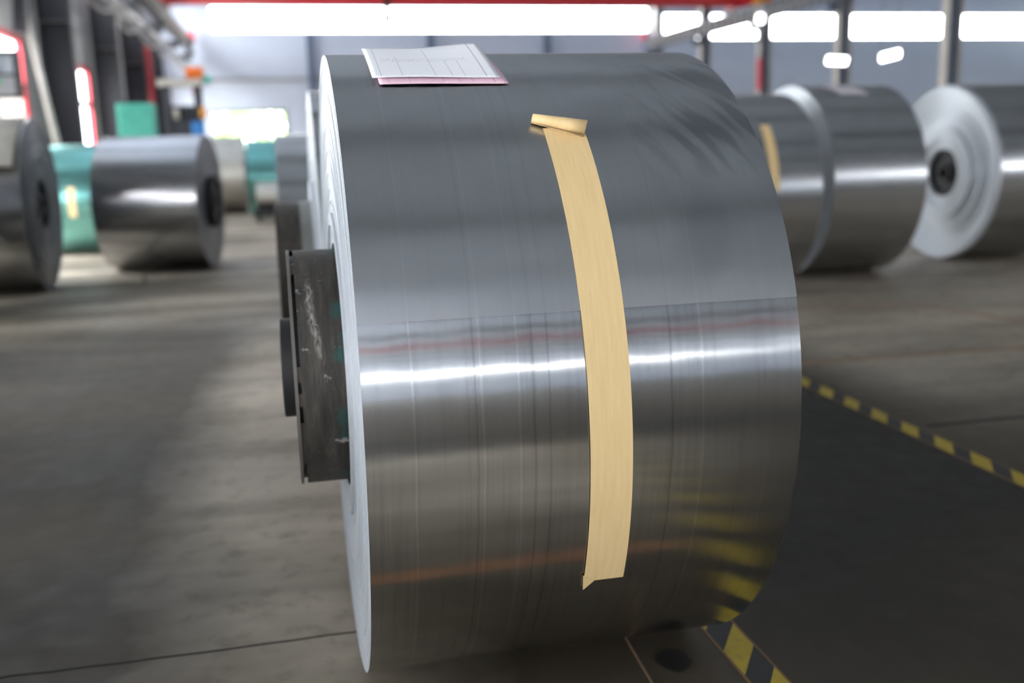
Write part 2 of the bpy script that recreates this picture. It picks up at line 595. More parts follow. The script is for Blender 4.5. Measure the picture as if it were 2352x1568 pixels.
# window bands: a frame with one glowing panel per metre
def band(name, axis, pos, a0, a1, z0, z1, step, frame=0.04, mul=0.05):
    root = tag(empty(name, (0, 0, 0)), kind='structure')
    n = max(1, round((a1 - a0) / step))
    st = (a1 - a0) / n
    if axis == 'Y':
        pm = MB().box(0, st - 0.03, 0, 0.02, 0, z1 - z0 - 0.06)
    else:
        pm = MB().box(0, 0.02, 0, st - 0.03, 0, z1 - z0 - 0.06)
    first = None
    for i in range(n):
        p = (a0 + i * st + 0.015, pos, z0 + 0.03) if axis == 'Y' else (pos, a0 + i * st + 0.015, z0 + 0.03)
        if first is None:
            first = pm.build('window_pane', M['pane'], root, loc=p)
        else:
            q = dup(first, root); q.location = p
    fb = MB()
    for z in (z0, z1 - 0.06):
        if axis == 'Y':
            fb.box(a0, a1, pos - 0.03, pos + 0.05, z, z + 0.06)
        else:
            fb.box(pos - 0.03, pos + 0.05, a0, a1, z, z + 0.06)
    fb.build('window_frame', M['mullion'], root)
    return root


band('window_1', 'Y', YF + 0.04, -2.95, 19.3, WZ0, WZ1, 1.0)
band('window_2', 'Y', YF + 0.04, 19.6, X1 - 0.4, WZ0 - 0.38, WZ1 - 0.32, 1.0)
band('window_3', 'Y', YB - 0.05, X0 + 0.8, 19.2, 5.85, 6.45, 3.0)
band('window_5', 'X', X1 + 0.04, YB + 1, 6, 6.2, 8.4, 3.0)
band('window_4', 'X', X0 - 0.06, YB + 1, -11, 6.2, 8.2, 3.0)
band('window_6', 'X', X0 - 0.06, 12, YF - 1, 6.4, 7.8, 3.0)

# far end wall: posts every six metres and a rail between them
for i, x in enumerate((1.65, 7.65, 13.75)):
    b = MB()
    b.box(x - 0.14, x + 0.14, YF - 0.04, YF, 0, WZ0)
    b.box(x - 0.02, x + 0.02, YF - 0.3, YF - 0.04, 0, WZ0)
    b.box(x - 0.14, x + 0.14, YF - 0.34, YF - 0.3, 0, WZ0)
    b.build('wall_post', M['col_blue'], wf)
for z in (4.66, 2.2):
    for xa, xb in ((-5.3, 1.5), (1.8, 7.5), (7.8, 13.6), (13.9, 19.2)):
        if z < 3.2 and xa < 1:
            continue
        MB().box(xa, xb, YF - 0.12, YF, z - 0.06, z + 0.06).build('wall_rail', M['girt'], wf)
for x in (-3.32, 0.22):
    MB().box(x, x + 0.1, YF - 0.06, YF + 0.1, 0, 3.1).build('gate_jamb', M['grey_steel'], wf)
MB().box(-3.32, 0.32, YF - 0.06, YF + 0.1, 3.1, 3.22).build('gate_lintel', M['grey_steel'], wf)

# red door frames in the left wall
for i, (ya, yb, za, zb) in enumerate(left_doors[4:]):
    root = tag(empty('door_%d' % (i + 1), (X0, ya, 0)), kind='structure')
    L = yb - ya
    for y in (0.0, L - 0.22):
        MB().box(-0.1, 0.03, y, y + 0.22, 0, zb).build('door_jamb', M['pinkred'], root)
    MB().box(-0.1, 0.03, 0.22, L - 0.22, zb - 0.16, zb).build('door_lintel', M['pinkred'], root)
    if i == 5:
        for k in range(9):
            MB().box(-0.08, -0.02, 0.5 + k * 0.36, 0.62 + k * 0.36, 0, 2.75).build('gate_bar', M['flange'], root)
        MB().box(-0.09, -0.01, 0.22, L - 0.22, 2.75, 2.9).build('gate_rail', M['col_dark'], root)
    if i == 6:
        MB().box(-0.06, 0.06, 0.22, L - 0.22, 2.66, 2.78).build('door_rail', M['black'], root)


# steel columns
def column(x0, x1, y, z1, web, fl, label, group, fw=0.34, stiff=(4.9,), base=True):
    root = tag(empty('steel_column', ((x0 + x1) / 2, y, 0)), label, 'column', group)
    hx = (x1 - x0) / 2
    MB().box(-hx + 0.02, hx - 0.02, -0.012, 0.012, 0.03, z1).build('web', web, root)
    for s in (-1, 1):
        MB().box(s * hx - 0.015, s * hx + 0.015, -fw / 2, fw / 2, 0.03, z1).build('flange', fl, root)
    MB().box(-hx - 0.1, hx + 0.1, -fw / 2 - 0.1, fw / 2 + 0.1, 0, 0.03).build('base_plate', web, root)
    for z in stiff:
        for s in (-1, 1):
            MB().box(-hx + 0.02, hx - 0.02, min(s * 0.012, s * fw / 2), max(s * 0.012, s * fw / 2), z, z + 0.02).build('stiffener', M['grey_steel'], root)
    return root


for y in (-39, -33, -27, -21, -15, -9, -3, 3, 9, 15, 21, 26, 33, 39, 45):
    if y == 21:
        continue
    column(-5.32, -4.62, y, ZR - 0.61, M['col_dark'], M['col_dark'],
           'dark painted steel column standing along the wall with red framed doors', 'columns along the door wall', stiff=(4.35 + 0.02 * (y % 5),))
for y in (-39, -27, -15, -3, 9, 21, 27, 33, 39, 45, 51):
    column(19.3, 19.75, y, ZR - 0.61, M['col_blue'], M['flange'],
           'pale flanged blue grey steel column carrying the crane beam', 'columns between the two bays', stiff=(5.5,))


# crane runway beams
def runway(x, label, mat, ribs, cat='beam'):
    root = tag(empty('crane_runway_beam', (x, 0, 5.83)), label, cat)
    MB().box(-0.012, 0.012, YB + 0.5, YF - 0.5, 0.03, 0.5).build('web', mat, root)
    for z in (0.0, 0.5):
        MB().box(-0.16, 0.16, YB + 0.5, YF - 0.5, z, z + 0.03).build('flange', mat, root)
    MB().box(-0.035, 0.035, YB + 0.5, YF - 0.5, 0.53, 0.6).build('crane_rail', M['grey_steel'], root)
    first = None
    for i in range(ribs):
        y = 25 + i * 0.62
        for s in (-1, 1):
            p = (s * 0.085, y, 0.265)
            if first is None:
                first = MB().box(-0.07, 0.07, -0.04, 0.04, -0.23, 0.23).build('stiffener', M['flange'], root, loc=p)
            else:
                q = dup(first, root); q.location = p
    MB().box(-0.14, 0.14, YF - 0.9, YF - 0.6, 0.6, 1.0).build('end_buffer', M['pinkred'], root)
    for k in range(5):
        y = 27 + 6 * k
        s = 1 if x > 0 else -1
        MB().box(min(s * 0.02, s * 0.62), max(s * 0.02, s * 0.62), y - 0.1, y + 0.1, -0.3, -0.002).build('bracket', mat, root)
    return root


runway(18.85, 'blue grey crane runway beam with pale ribs on the column row between bays', M['col_blue'], 42)
rl = runway(-3.85, 'dark crane runway beam running along the door wall', M['col_dark'], 36)

# cable tray and drooping cables beside the left runway beam
tr = tag(empty('cable_tray', (-4.3, 0, 5.35)), 'dark cable tray hung below the runway beam by the door wall', 'cable tray')
for x in (-0.16, 0.16):
    MB().box(x - 0.015, x + 0.015, 18, YF - 1, 0, 0.14).build('side_rail', M['grey_steel'], tr)
for i in range(28):
    y = 18.5 + i * 1.2
    MB().box(-0.145, 0.145, y - 0.04, y + 0.04, 0.0, 0.02).build('rung', M['grey_steel'], tr)
for k, (dx, dz, ph) in enumerate(((-0.06, -0.1, 0.0), (0.34, -0.1, 1.3))):
    pts = []
    for i in range(121):
        y = 17 + i * 0.28
        pts.append((-4.18 + dx + 0.05 * math.sin(y * 0.7 + ph), y, 5.27 + dz - 0.28 * abs(math.sin((y + ph) * PI / 5.0))))
    tag(MB().tube(pts, 0.055, 8).build('festoon_cable', M['cable'], smooth=True), 'thick grey cable drooping in loops under the runway beam' if k == 0 else 'upper grey cable looping along the dark cable tray', 'cable')


# overhead cranes
def crane(y, label, full=True, paint=None):
    paint = paint or M['red']
    root = tag(empty('overhead_crane', (7.5, y, 6.43)), label, 'crane')
    MB().box(-11.2, 11.2, -0.3, 0.3, 0.12, 0.95).build('girder', paint, root, bevel=0.02)
    MB().box(-11.2, 11.2, -0.36, 0.36, 0.95, 1.0).build('girder_cap', paint, root)
    for s in (-1, 1):
        c = MB().box(s * 11.35 - 0.15, s * 11.35 + 0.15, -1.4, 1.4, 0.12, 0.5).build('end_carriage', paint, root)
        for yy in (-1.1, 1.1):
            v, f = lathe_x([(-0.06, 0.001), (-0.06, 0.12), (0.06, 0.12), (0.06, 0.001)], 0.12, 20)
            v = [(a + s * 11.35, b + yy, cc) for a, b, cc in v]
            mesh('wheel', v, f, M['black'], c)
    t = MB().box(-3.9, -2.7, -0.55, 0.55, 1.0, 1.45).build('trolley', M['col_dark'], root, bevel=0.02)
    hb = MB()
    hb.box(-3.40, -3.20, -0.42, -0.36, -0.3, 1.2)
    hb.build('hoist_rope', M['black'], root)
    hk = MB()
    hk.box(-3.46, -3.14, -0.5, -0.3, -0.46, -0.2)
    hk.box(-3.70, -2.90, -0.48, -0.32, -0.60, -0.46)
    hk.build('lifting_beam', M['col_blue'], root, bevel=0.03)
    if full:
        MB().box(11.05, 11.42, -1.9, -1.42, 0.0, 0.5).build('travel_motor', M['amber'], root, bevel=0.05)
        MB().box(11.5, 11.72, -1.85, -1.42, 0.02, 0.42).build('gearbox', M['orange'], root, bevel=0.04)
        pts = [(11.3 + 0.07 * math.sin(i * 0.9), -1.7, 0.0 - i * 0.11) for i in range(19)]
        MB().tube(pts, 0.05, 8).build('pendant_cable', M['cable'], root, smooth=True)
        MB().box(11.2, 11.38, -1.78, -1.62, -3.3, -2.05).build('pendant_control', M['pinkred'], root, bevel=0.03)
        MB().box(11.12, 11.34, -1.9, -1.7, -0.72, -0.42).build('crane_lamp', M['lamp'], root, bevel=0.04)
    return root


crane(39.6, 'red overhead travelling crane spanning the bay below the far windows')
crane(-19.0, 'red overhead travelling crane at the rear of the bay', False, M['maroon'])


# tilted rectangular light panels beside the far columns
def light_panel(loc, tilt, label):
    root = tag(empty('light_panel', loc), label, 'lamp')
    rot = (math.radians(18), math.radians(tilt), 0)
    MB().box(-0.38, 0.38, -0.03, 0.03, -0.14, 0.14).build('housing', M['grey_steel'], root).rotation_euler = rot
    MB().box(-0.35, 0.35, -0.05, -0.032, -0.115, 0.115).build('diffuser', M['lamp'], root).rotation_euler = rot
    for x in (-0.3, 0.3):
        MB().box(x - 0.008, x + 0.008, -0.008, 0.008, 0.0, ZR - loc[2]).build('hanger', M['grey_steel'], root)
    return root


light_panel((17.55, 30, 3.66), 3, 'lit white rectangular panel in front of a bay column')
light_panel((19.45, 30, 3.80), -12, 'lit white rectangular panel tilted between two bay columns')


# ------------------------------------------------------------------ coils
def rings(x, r0, r1, n, amp, sgn, seed, trend=None):
    """stepped edge profile of a wound coil from r0 to r1 on the face at x (sgn = outward)"""
    q = random.Random(seed)
    out = []
    for i in range(n):
        ra = r0 + (r1 - r0) * i / n
        rb = r0 + (r1 - r0) * (i + 1) / n
        d = (q.random() - 0.5) * amp
        if trend:
            d += trend((ra + rb) / 2)
        out += [(x + sgn * d, ra), (x + sgn * d, rb)]
    out[-1] = (x, r1)
    return out


def coil(name_label, group, x0, x1, y, R, side, face, rc=0.31, core=None, yaw=0.0, seed=1, amp=0.006, trendL=None, trendR=None,
         coreL=0.0, coreR=0.0, seg=128, nr=26, hub=True):
    xm = (x0 + x1) / 2
    root = tag(empty('metal_coil', (xm, y, 0), yaw), name_label, 'coil', group)
    h = (x1 - x0) / 2
    v, f = lathe_x([(-h, R), (-h * 0.5, R), (0, R), (h * 0.5, R), (h, R)], R, seg)
    o = mesh('sheet_surface', v, f, side, root, True)
    add_uv(o, R, R)
    for s, tr, sd in ((-1, trendL, seed), (1, trendR, seed + 50)):
        pr = rings(s * h, rc, R, nr, amp, s, sd, tr)
        v, f = lathe_x(pr, R, seg)
        if s > 0:
            f = [q[::-1] for q in f]
        o = mesh('end_face', v, f, face, root)
        auto_smooth(o, 30)
    # bore / core tube
    cm = core or M['core_dark']
    ri = rc - 0.035
    v, f = lathe_x([(-h - coreL, ri), (-h - coreL, rc - 0.002), (h + coreR, rc - 0.002), (h + coreR, ri), (-h - coreL, ri)], R, 64)
    o = mesh('core_tube', v, f, cm, root)
    auto_smooth(o, 40)
    if hub:
        for s, ex in ((-1, coreL), (1, coreR)):
            xx = s * (h + ex - 0.05)
            rh = rc * 0.42
            v, f = lathe_x([(xx - 0.01, rh * 0.6), (xx - 0.01, ri + 0.004), (xx + 0.01, ri + 0.004), (xx + 0.01, rh * 0.6), (xx - 0.01, rh * 0.6)], R, 48)
            mesh('core_web', v, f, M['black'], root)
            v, f = lathe_x([(xx - 0.05, rh * 0.6), (xx - 0.05, rh), (xx + 0.05, rh), (xx + 0.05, rh * 0.6), (xx - 0.05, rh * 0.6)], R, 48)
            mesh('core_hub', v, f, cm, root)
    return root


def arc_patch(name, root, mat, xa, xb, R, ta, tb, lift=0.003, n=40, parent_xm=0.0, skew=0.0, thick=0.0015):
    """strip of tape or paper following the coil surface between two angles (degrees)"""
    v = []; f = []; uvs = []
    for i in range(n + 1):
        k = i / n
        t = math.radians(ta + (tb - ta) * k)
        for lvl in (lift, lift + thick):
            for x in (xa, xb):
                v.append((x - parent_xm + skew * k, -(R + lvl) * math.cos(t), R + (R + lvl) * math.sin(t)))
    for i in range(n):
        a = i * 4; b = a + 4
        f += [(a + 2, a + 3, b + 3, b + 2), (a, b, b + 1, a + 1), (a, a + 2, b + 2, b), (a + 1, b + 1, b + 3, a + 3)]
    f += [(0, 1, 3, 2), (4 * n, 4 * n + 2, 4 * n + 3, 4 * n + 1)]
    o = mesh(name, v, f, mat, root)
    uv = o.data.uv_layers.new(name='UVMap')
    for p in o.data.polygons:
        for li in p.loop_indices:
            vi = o.data.loops[li].vertex_index
            uv.data[li].uv = ((vi // 4) / n * abs(tb - ta) / 57.3 * R, (vi % 2) * abs(xb - xa))
    return o


# --- the big coil in the foreground
CX0, CX1, CY, CR = 0.116, 1.039, 2.662, 0.80
big = tag(empty('metal_coil', ((CX0 + CX1) / 2, CY, 0)), 'large aluminium coil with one long strip of tan tape down its front', 'coil')
xm = (CX0 + CX1) / 2
h = (CX1 - CX0) / 2
SEG = 512
RI = CR - 0.0022
CREASE = [(0.095, 1.0, 0.006, 0.012), (0.212, -1.3, 0.005, 0.006), (0.362, -1.0, 0.005, 0.008), (0.245, -1.0, 0.008, 0.004), (0.70, 1.2, 0.004, 0.003), (0.632, -0.9, 0.005, 0.003),
          (0.30, 0.7, 0.005, 0.004), (0.335, 0.6, 0.004, 0.004), (0.665, 0.6, 0.004, 0.003), (0.16, 0.5, 0.005, 0.004), (0.585, -0.6, 0.005, 0.004), (0.40, 0.5, 0.006, 0.004)]
CP = [(rnd.random() * 6.28, rnd.random() * 6.28) for _ in CREASE]
WV = [(rnd.uniform(40, 260), rnd.random() * 6.28, rnd.uniform(0.3, 1)) for _ in range(14)]

RIP = [(rnd.uniform(8, 60), rnd.uniform(18, 60), rnd.random() * 6.28, rnd.random() * 6.28) for _ in range(6)]


def dent(x, t, amp):
    """tiny radius change (metres) at x metres along the coil, angle t"""
    d = 0.0
    for (x0, a, w, wob), (p, q_) in zip(CREASE, CP):
        xx = x0 + wob * (math.sin(t * 4 + p) + 0.5 * math.sin(t * 9 + q_))
        d += a * 0.00007 * math.exp(-((x - xx) / w) ** 2)
    for k_, p, a in WV:
        d += a * 0.0004 / k_ * math.sin(x * k_ + p + 0.4 * math.sin(t * 3 + p))
    for kx, kt, p, q_ in RIP:
        d += 0.000028 * math.sin(x * kx + p) * math.sin(t * kt + q_)
    return d * amp


def barrel_surface(R, amp, t0, t1, seg, nx=250, rim=None):
    """cylinder skin between two angles, with the fine creases of the sheet as geometry"""
    full = abs(t1 - t0 - 2 * PI) < 1e-6
    n_ = seg if full else seg + 1
    v = []; f = []
    for j in range(n_):
        t = t0 + (t1 - t0) * j / seg
        ct, st_ = math.cos(t), math.sin(t)
        front = -0.7 < math.atan2(st_, ct) < 1.75
        for i in range(nx + 1):
            x = 2 * h * i / nx
            r = R + (dent(x, t, amp) if front else 0.0)
            v.append((x - h, -r * ct, CR + r * st_))
    m_ = nx + 1
    for j in range(seg):
        a = j * m_; b = ((j + 1) % n_) * m_
        for i in range(nx):
            f.append((a + i, b + i, b + i + 1, a + i + 1))
    return v, f


v, f = barrel_surface(RI, 1.3, 0.0, 2 * PI, 360)
o = mesh('sheet_surface', v, f, M['coil'], big)
auto_smooth(o, 25)
add_uv(o, CR, CR)
o.data.uv_layers['UVMap']
for d in o.data.uv_layers['UVMap'].data:
    d.uv = (d.uv[0], d.uv[1] + h)
# last wrap: ends on a clean cut edge part way down the front
ta, tb = math.radians(17.4), math.radians(17.4 + 262)
v, f = barrel_surface(CR, 1.0, ta, tb, 262)
for xe in (-h, h):
    k0 = len(v)
    for j in range(263):
        t = ta + (tb - ta) * j / 262
        for r in (RI + 0.0003, CR):
            v.append((xe, -r * math.cos(t), CR + r * math.sin(t)))
    f += [(k0 + 2 * j, k0 + 2 * j + 1, k0 + 2 * j + 3, k0 + 2 * j + 2) for j in range(262)]
v += [(x, -r * math.cos(ta), CR + r * math.sin(ta)) for x, r in ((-h, RI + 0.0003), (-h, CR), (h, CR), (h, RI + 0.0003))]
k = len(v)
f.append((k - 4, k - 3, k - 2, k - 1))
o = mesh('outer_wrap', v, f, M['wrap'], big)
auto_smooth(o, 25)
add_uv(o, CR, CR)
for d in o.data.uv_layers['UVMap'].data:
    d.uv = (d.uv[0], d.uv[1] + h)


def tel_main(r):
    if 0.37 < r < 0.405:
        return 0.007
    return 0.0015 * math.sin(r * 40)


for s, tr in ((-1, tel_main), (1, None)):
    pr = rings(s * h, 0.325, RI, 60, 0.0035, s, 11 + s, tr)
    v, f = lathe_x(pr, CR, 256)
    if s > 0:
        f = [q[::-1] for q in f]
    o = mesh('end_face', v, f, M['face'], big)
    auto_smooth(o, 30)
# core: barrel, thin end plate held off by welded tabs, pipe hub
core = empty('tmp', (0, 0, 0))
bpy.data.objects.remove(core)
RS = 0.309
xs = -0.010 - xm                # outer end of the core in coil coordinates
v, f = lathe_x([(xs + 0.017, 0.26), (xs + 0.017, RS), (h + 0.02, RS), (h + 0.02, 0.26), (xs + 0.017, 0.26)], CR, 128)
v = [(a, b, c) for a, b, c in v]
barrel = mesh('core_barrel', [(a + xm, b, c) for a, b, c in v], f, M['spool'], big)
barrel.location = (-xm, 0, 0)
auto_smooth(barrel, 40)
v, f = lathe_x([(xs, 0.11), (xs, RS + 0.001), (xs + 0.008, RS + 0.001), (xs + 0.008, 0.11), (xs, 0.11)], CR, 128)
pl = mesh('core_end_plate', [(a + xm, b, c) for a, b, c in v], f, M['plate_edge'], barrel)
auto_smooth(pl, 40)
v, f = lathe_x([(xs + 0.006, RS - 0.014), (xs + 0.02, RS - 0.014)], CR, 96)
mesh('core_groove', [(a + xm, b, c) for a, b, c in v], f, M['black'], barrel, True)
for ta_, tb_ in ((5, 12), (-6, 0), (-40, -14), (60, 72), (100, 130), (160, 190), (220, 250)):
    v, f = lathe_x([(xs + 0.006, RS - 0.02), (xs + 0.006, RS - 0.001), (xs + 0.02, RS - 0.001), (xs + 0.02, RS - 0.02)], CR, 10, math.radians(ta_), math.radians(tb_))
    mesh('weld_tab', [(a + xm, b, c) for a, b, c in v], f, M['spool'], barrel)
v, f = lathe_x([(xs - 0.030, 0.095), (xs - 0.030, 0.128), (xs - 0.027, 0.131), (xs + 0.004, 0.131), (xs + 0.004, 0.095), (xs - 0.030, 0.095)], CR, 96)
hubo = mesh('core_hub', [(a + xm, b, c) for a, b, c in v], f, M['core_dark'], barrel)
auto_smooth(hubo, 40)

# tape strip with its rolled-over upper end and folded lower corner
tp = arc_patch('masking_tape', big, M['tan_tape'], 0.436 + CX0, 0.527 + CX0, CR, 48.6, -27.6, 0.0012, 90, xm, 0.026, 0.0008)
tag(tp, 'tan paper masking tape strip')
n = 46
vv = []; ff = []
for i in range(n + 1):
    # cross-section of the loose curl, running along the tape width and slewed to the left
    a = i / n
    ang = math.radians(-60 + 400 * a)
    rr = 0.0135 - 0.0035 * a
    cyv, czv = 0.0, 0.0135
    for j, w in enumerate((-0.5, -0.17, 0.17, 0.5)):
        k_ = 0.7 + 0.62 * (w + 0.5)
        vv.append((w * 0.118, cyv + k_ * rr * math.sin(ang) * 1.15, k_ * (czv - rr * math.cos(ang))))
for i in range(n):
    for j in range(3):
        q = i * 4 + j
        ff.append((q, q + 1, q + 5, q + 4))
th = math.radians(48.6)
nrm = Vector((0, -math.cos(th), math.sin(th)))
tan = Vector((0, math.sin(th), math.cos(th)))
ax = Vector((1, 0, 0))
c_, s_ = math.cos(math.radians(-23)), math.sin(math.radians(-23))
ex = ax * c_ + tan * s_
ey = -ax * s_ + tan * c_
base = Vector((CX0 + 0.470 - xm, -(CR + 0.002) * math.cos(th), CR + (CR + 0.002) * math.sin(th)))
curl = mesh('tape_curl', [base + ex * a + ey * b + nrm * c for a, b, c in vv], ff, M['tan_tape'], tp, True)
sm = curl.modifiers.new('thickness', 'SOLIDIFY'); sm.thickness = 0.0008
cu = curl.data.uv_layers.new(name='UVMap')
for p in curl.data.polygons:
    for li in p.loop_indices:
        vi = curl.data.loops[li].vertex_index
        cu.data[li].uv = ((vi // 4) * 0.003, (vi % 4) * 0.03)
# small doubled-over corner at the lower left end
t1_, t2_ = math.radians(-26.0), math.radians(-29.6)
pz = lambda x, t, l: (x - xm, -(CR + l) * math.cos(t), CR + (CR + l) * math.sin(t))
fold = mesh('tape_fold', [pz(0.574, t1_, 0.004), pz(0.580, t2_, 0.0035), pz(0.602, math.radians(-27.6), 0.003), pz(0.574, t1_, 0.0025), pz(0.580, t2_, 0.002), pz(0.602, math.radians(-27.6), 0.0015)],
            [(0, 1, 2), (3, 5, 4), (0, 3, 4, 1), (1, 4, 5, 2), (2, 5, 3, 0)], M['tan_tape'], tp)


# delivery forms lying over the top of the coil
def sheet(name, mat, label, cx, t_near, w, l, lift, curlL, curlR, rot, lab_near=0.0):
    """A4 sheet stiff enough to bridge the curve; near edge on the coil at t_near degrees"""
    nx, ny = 24, 16
    t = math.radians(t_near)
    nrm = Vector((0, -math.cos(t), math.sin(t)))
    tn = Vector((0, math.sin(t), math.cos(t)))
    P0 = Vector((cx, CY - (CR + lift) * math.cos(t), CR + (CR + lift) * math.sin(t)))
    vs = []; fs = []; uv = []
    for j in range(ny + 1):
        b = j / ny
        for i in range(nx + 1):
            a = i / nx
            px = (a - 0.5) * w
            py = b * l
            px = px * (1 - 0.05 * b) - 0.014 * b
            x = px * math.cos(rot) - py * math.sin(rot)
            y = px * math.sin(rot) + py * math.cos(rot)
            up = (curlL * (1 - a) + curlR * a) * max(0.0, b) ** 1.6
            up += 0.0025 * math.sin(a * 7 + 1.0) * b + lab_near * (1 - b) ** 4 * (0.6 + 0.4 * math.sin(a * 5))
            # follow the coil curve partially, never below it
            yy = max(y, -0.05)
            drop = CR - math.sqrt(max(CR * CR - yy * yy, 0.01))
            p = P0 + Vector((x, 0, 0)) + tn * y + nrm * (up - drop * 0.97)
            vs.append(p); uv.append((a, b))
    for j in range(ny):
        for i in range(nx):
            q = j * (nx + 1) + i
            fs.append((q, q + 1, q + nx + 2, q + nx + 1))
    o = mesh(name, vs, fs, mat, None, True)
    u = o.data.uv_layers.new(name='UVMap')
    for p in o.data.polygons:
        for li in p.loop_indices:
            u.data[li].uv = uv[o.data.loops[li].vertex_index]
    tag(o, label, 'paper')
    s = o.modifiers.new('thickness', 'SOLIDIFY'); s.thickness = 0.0004
    return o


sheet('paper_form', M['paper'], 'white printed form lying on top of the taped aluminium coil', 0.351, 62.8, 0.291, 0.205, 0.0085, 0.010, 0.024, math.radians(-0.5), 0.004)
sheet('paper_form', M['pink'], 'pink printed form peeking out beneath the white form', 0.366, 61.4, 0.293, 0.205, 0.003, 0.004, 0.003, math.radians(-0.5), 0.002)

# --- other coils
m2 = coil('aluminium coil right behind the taped coil with a scuffed dark core sticking out', None, 0.135, 1.06, 4.95, 0.815, M['coil_far'], M['face'], 0.30, M['spool'], seed=3, amp=0.006, coreL=0.19, trendL=lambda r: 0.02 if r < 0.4 else 0.0)
v, f = lathe_x([(-0.4625 - 0.075, 0.29), (-0.4625 - 0.075, 0.304), (-0.45, 0.304), (-0.45, 0.29)], 0.815, 64)
auto_smooth(mesh('core_sleeve', v, f, M['core_grey'], m2), 40)
coil('plain grey aluminium coil farther along the row behind the taped coil', None, -0.05, 0.9, 8.0, 0.735, M['coil_far'], M['face'], 0.26, seed=4)

a1 = coil('aluminium coil with a tan tape strip, end to end with a wider coil', None, 3.62, 4.55, 8.79, 0.872, M['coil_far'], M['face'], 0.26, seed=5)
a2 = coil('aluminium coil with a pale paper slip on top', None, 4.85, 5.79, 9.15, 0.915, M['coil_far'], M['face'], 0.26, seed=6)


def tel_b(r):
    return 0.05 * math.sin((r - 0.25) * 11) - 0.05 * max(0, (0.5 - r)) * 2 + (0.02 if r < 0.3 else 0)


b1 = coil('aluminium coil with loose stepped rings on its white end face', None, 6.96, 7.92, 9.63, 0.922, M['coil_far'], M['face'], 0.25, seed=8, amp=0.02, trendL=tel_b, nr=40)
c0 = coil('aluminium coil with dark ringed end beside the door wall', None, -3.37, -2.43, 11.09, 0.867, M['coil_far'], M['face_dark'], 0.26, seed=9, amp=0.02, nr=30)
for yy, xr, rr in ((9.45, -2.68, 0.76), (7.0, -2.45, 0.74), (4.9, -2.2, 0.80), (2.9, -1.55, 0.84), (0.6, -2.4, 0.80)):  # unseen coils added along the door wall to shade the near floor
    coil('plain aluminium coil added unseen by the door wall to shade the floor', 'added coils shading the floor', xr - 0.95, xr, yy, rr, M['coil_far'], M['face_dark'], 0.26, seed=int(yy * 10), nr=12, seg=64)
c1 = coil('mirror bright grey coil standing in front of the green coil', None, -1.99, -0.86, 12.45, 0.77, M['coil_dark'], M['face_dark'], 0.30, yaw=math.radians(-8), seed=10, coreR=0.08)
c2 = coil('green coated coil with a short tan tape mark', None, -3.15, -2.15, 14.94, 0.745, M['coil_teal'], M['face_dark'], 0.26, seed=12)
c3 = coil('grey beige coil far down the aisle by the gate', None, -1.75, -0.8, 22.7, 0.82, M['coil_beige'], M['face_dark'], 0.26, seed=13, seg=64)
c4 = coil('green coated coil far down the aisle by the gate', None, -0.72, 0.2, 21.5, 0.77, M['coil_teal'], M['face_dark'], 0.26, seed=14, seg=64)
arc_patch('masking_tape', a1, M['tan_tape'], 4.05, 4.14, 0.872, 42, 2, 0.003, 20, (3.62 + 4.55) / 2)
arc_patch('masking_tape', c2, M['tan_tape'], -2.80, -2.71, 0.745, 14, -16, 0.003, 16, (-3.15 - 2.15) / 2)
arc_patch('masking_tape', c0, M['tan_tape'], -2.80, -2.68, 0.867, 62, 55, 0.003, 8, (-3.37 - 2.43) / 2)
ps = arc_patch('paper_slip', None, M['tagpaper'], 0, 0.30, 0.915, 84, 62, 0.004, 16, 0.0, 0.1)
ps.location = (5.06, 9.15, 0)
tag(ps, 'pale paper slip draped over the middle coil of the row of three', 'paper')
# loose outer end of the sheet lifting off the dark ringed coil
lv = []; lf = []
for i in range(15):
    a = i / 14
    t = math.radians(84 - 60 * a)
    rr = 0.867 + 0.006 + 0.11 * a ** 2
    for x in (-0.46, 0.44):
        lv.append((x, -rr * math.cos(t), 0.867 + rr * math.sin(t)))
for i in range(14):
    lf.append((2 * i, 2 * i + 1, 2 * i + 3, 2 * i + 2))
lo = mesh('loose_sheet_end', lv, lf, M['wrap_paper'], c0, True)
add_uv(lo, 0.867, 0.867)
lo.modifiers.new('thickness', 'SOLIDIFY').thickness = 0.003

# small coil on a dark saddle near the far green coil
sd = tag(empty('coil_stand', (-0.25, 19.6, 0)), 'low dark steel stand under the small grey coil', 'stand')
MB().box(-0.35, 0.35, -0.28, 0.28, 0.17, 0.25).build('deck', M['black'], sd)
for x in (-0.3, 0.22):
    MB().box(x, x + 0.08, -0.26, 0.26, 0, 0.17).build('runner', M['black'], sd)
sc = coil('small grey coil resting on a low dark stand in the aisle', None, -0.53, 0.03, 19.6, 0.24, M['coil_beige'], M['face_dark'], 0.1, seed=15, seg=48, nr=10, hub=False)
sc.location.z = 0.25

# ------------------------------------------------------------------ things along the door wall
cb = tag(empty('electrical_cabinet', (-2.84, 22.0, 0)), 'turquoise electrical cabinet standing behind the coils', 'cabinet')
MB().box(-0.36, 0.36, -0.2, 0.25, 0.1, 2.32).build('body', M['teal'], cb, bevel=0.015)
MB().box(-0.36, 0.36, -0.18, 0.23, 0.0, 0.1).build('plinth', M['black'], cb)
dr = MB().box(-0.34, 0.34, -0.225, -0.2, 0.13, 2.29).build('door', M['teal'], cb, bevel=0.008)
MB().box(0.26, 0.29, -0.25, -0.225, 1.1, 1.3).build('handle', M['black'], dr)

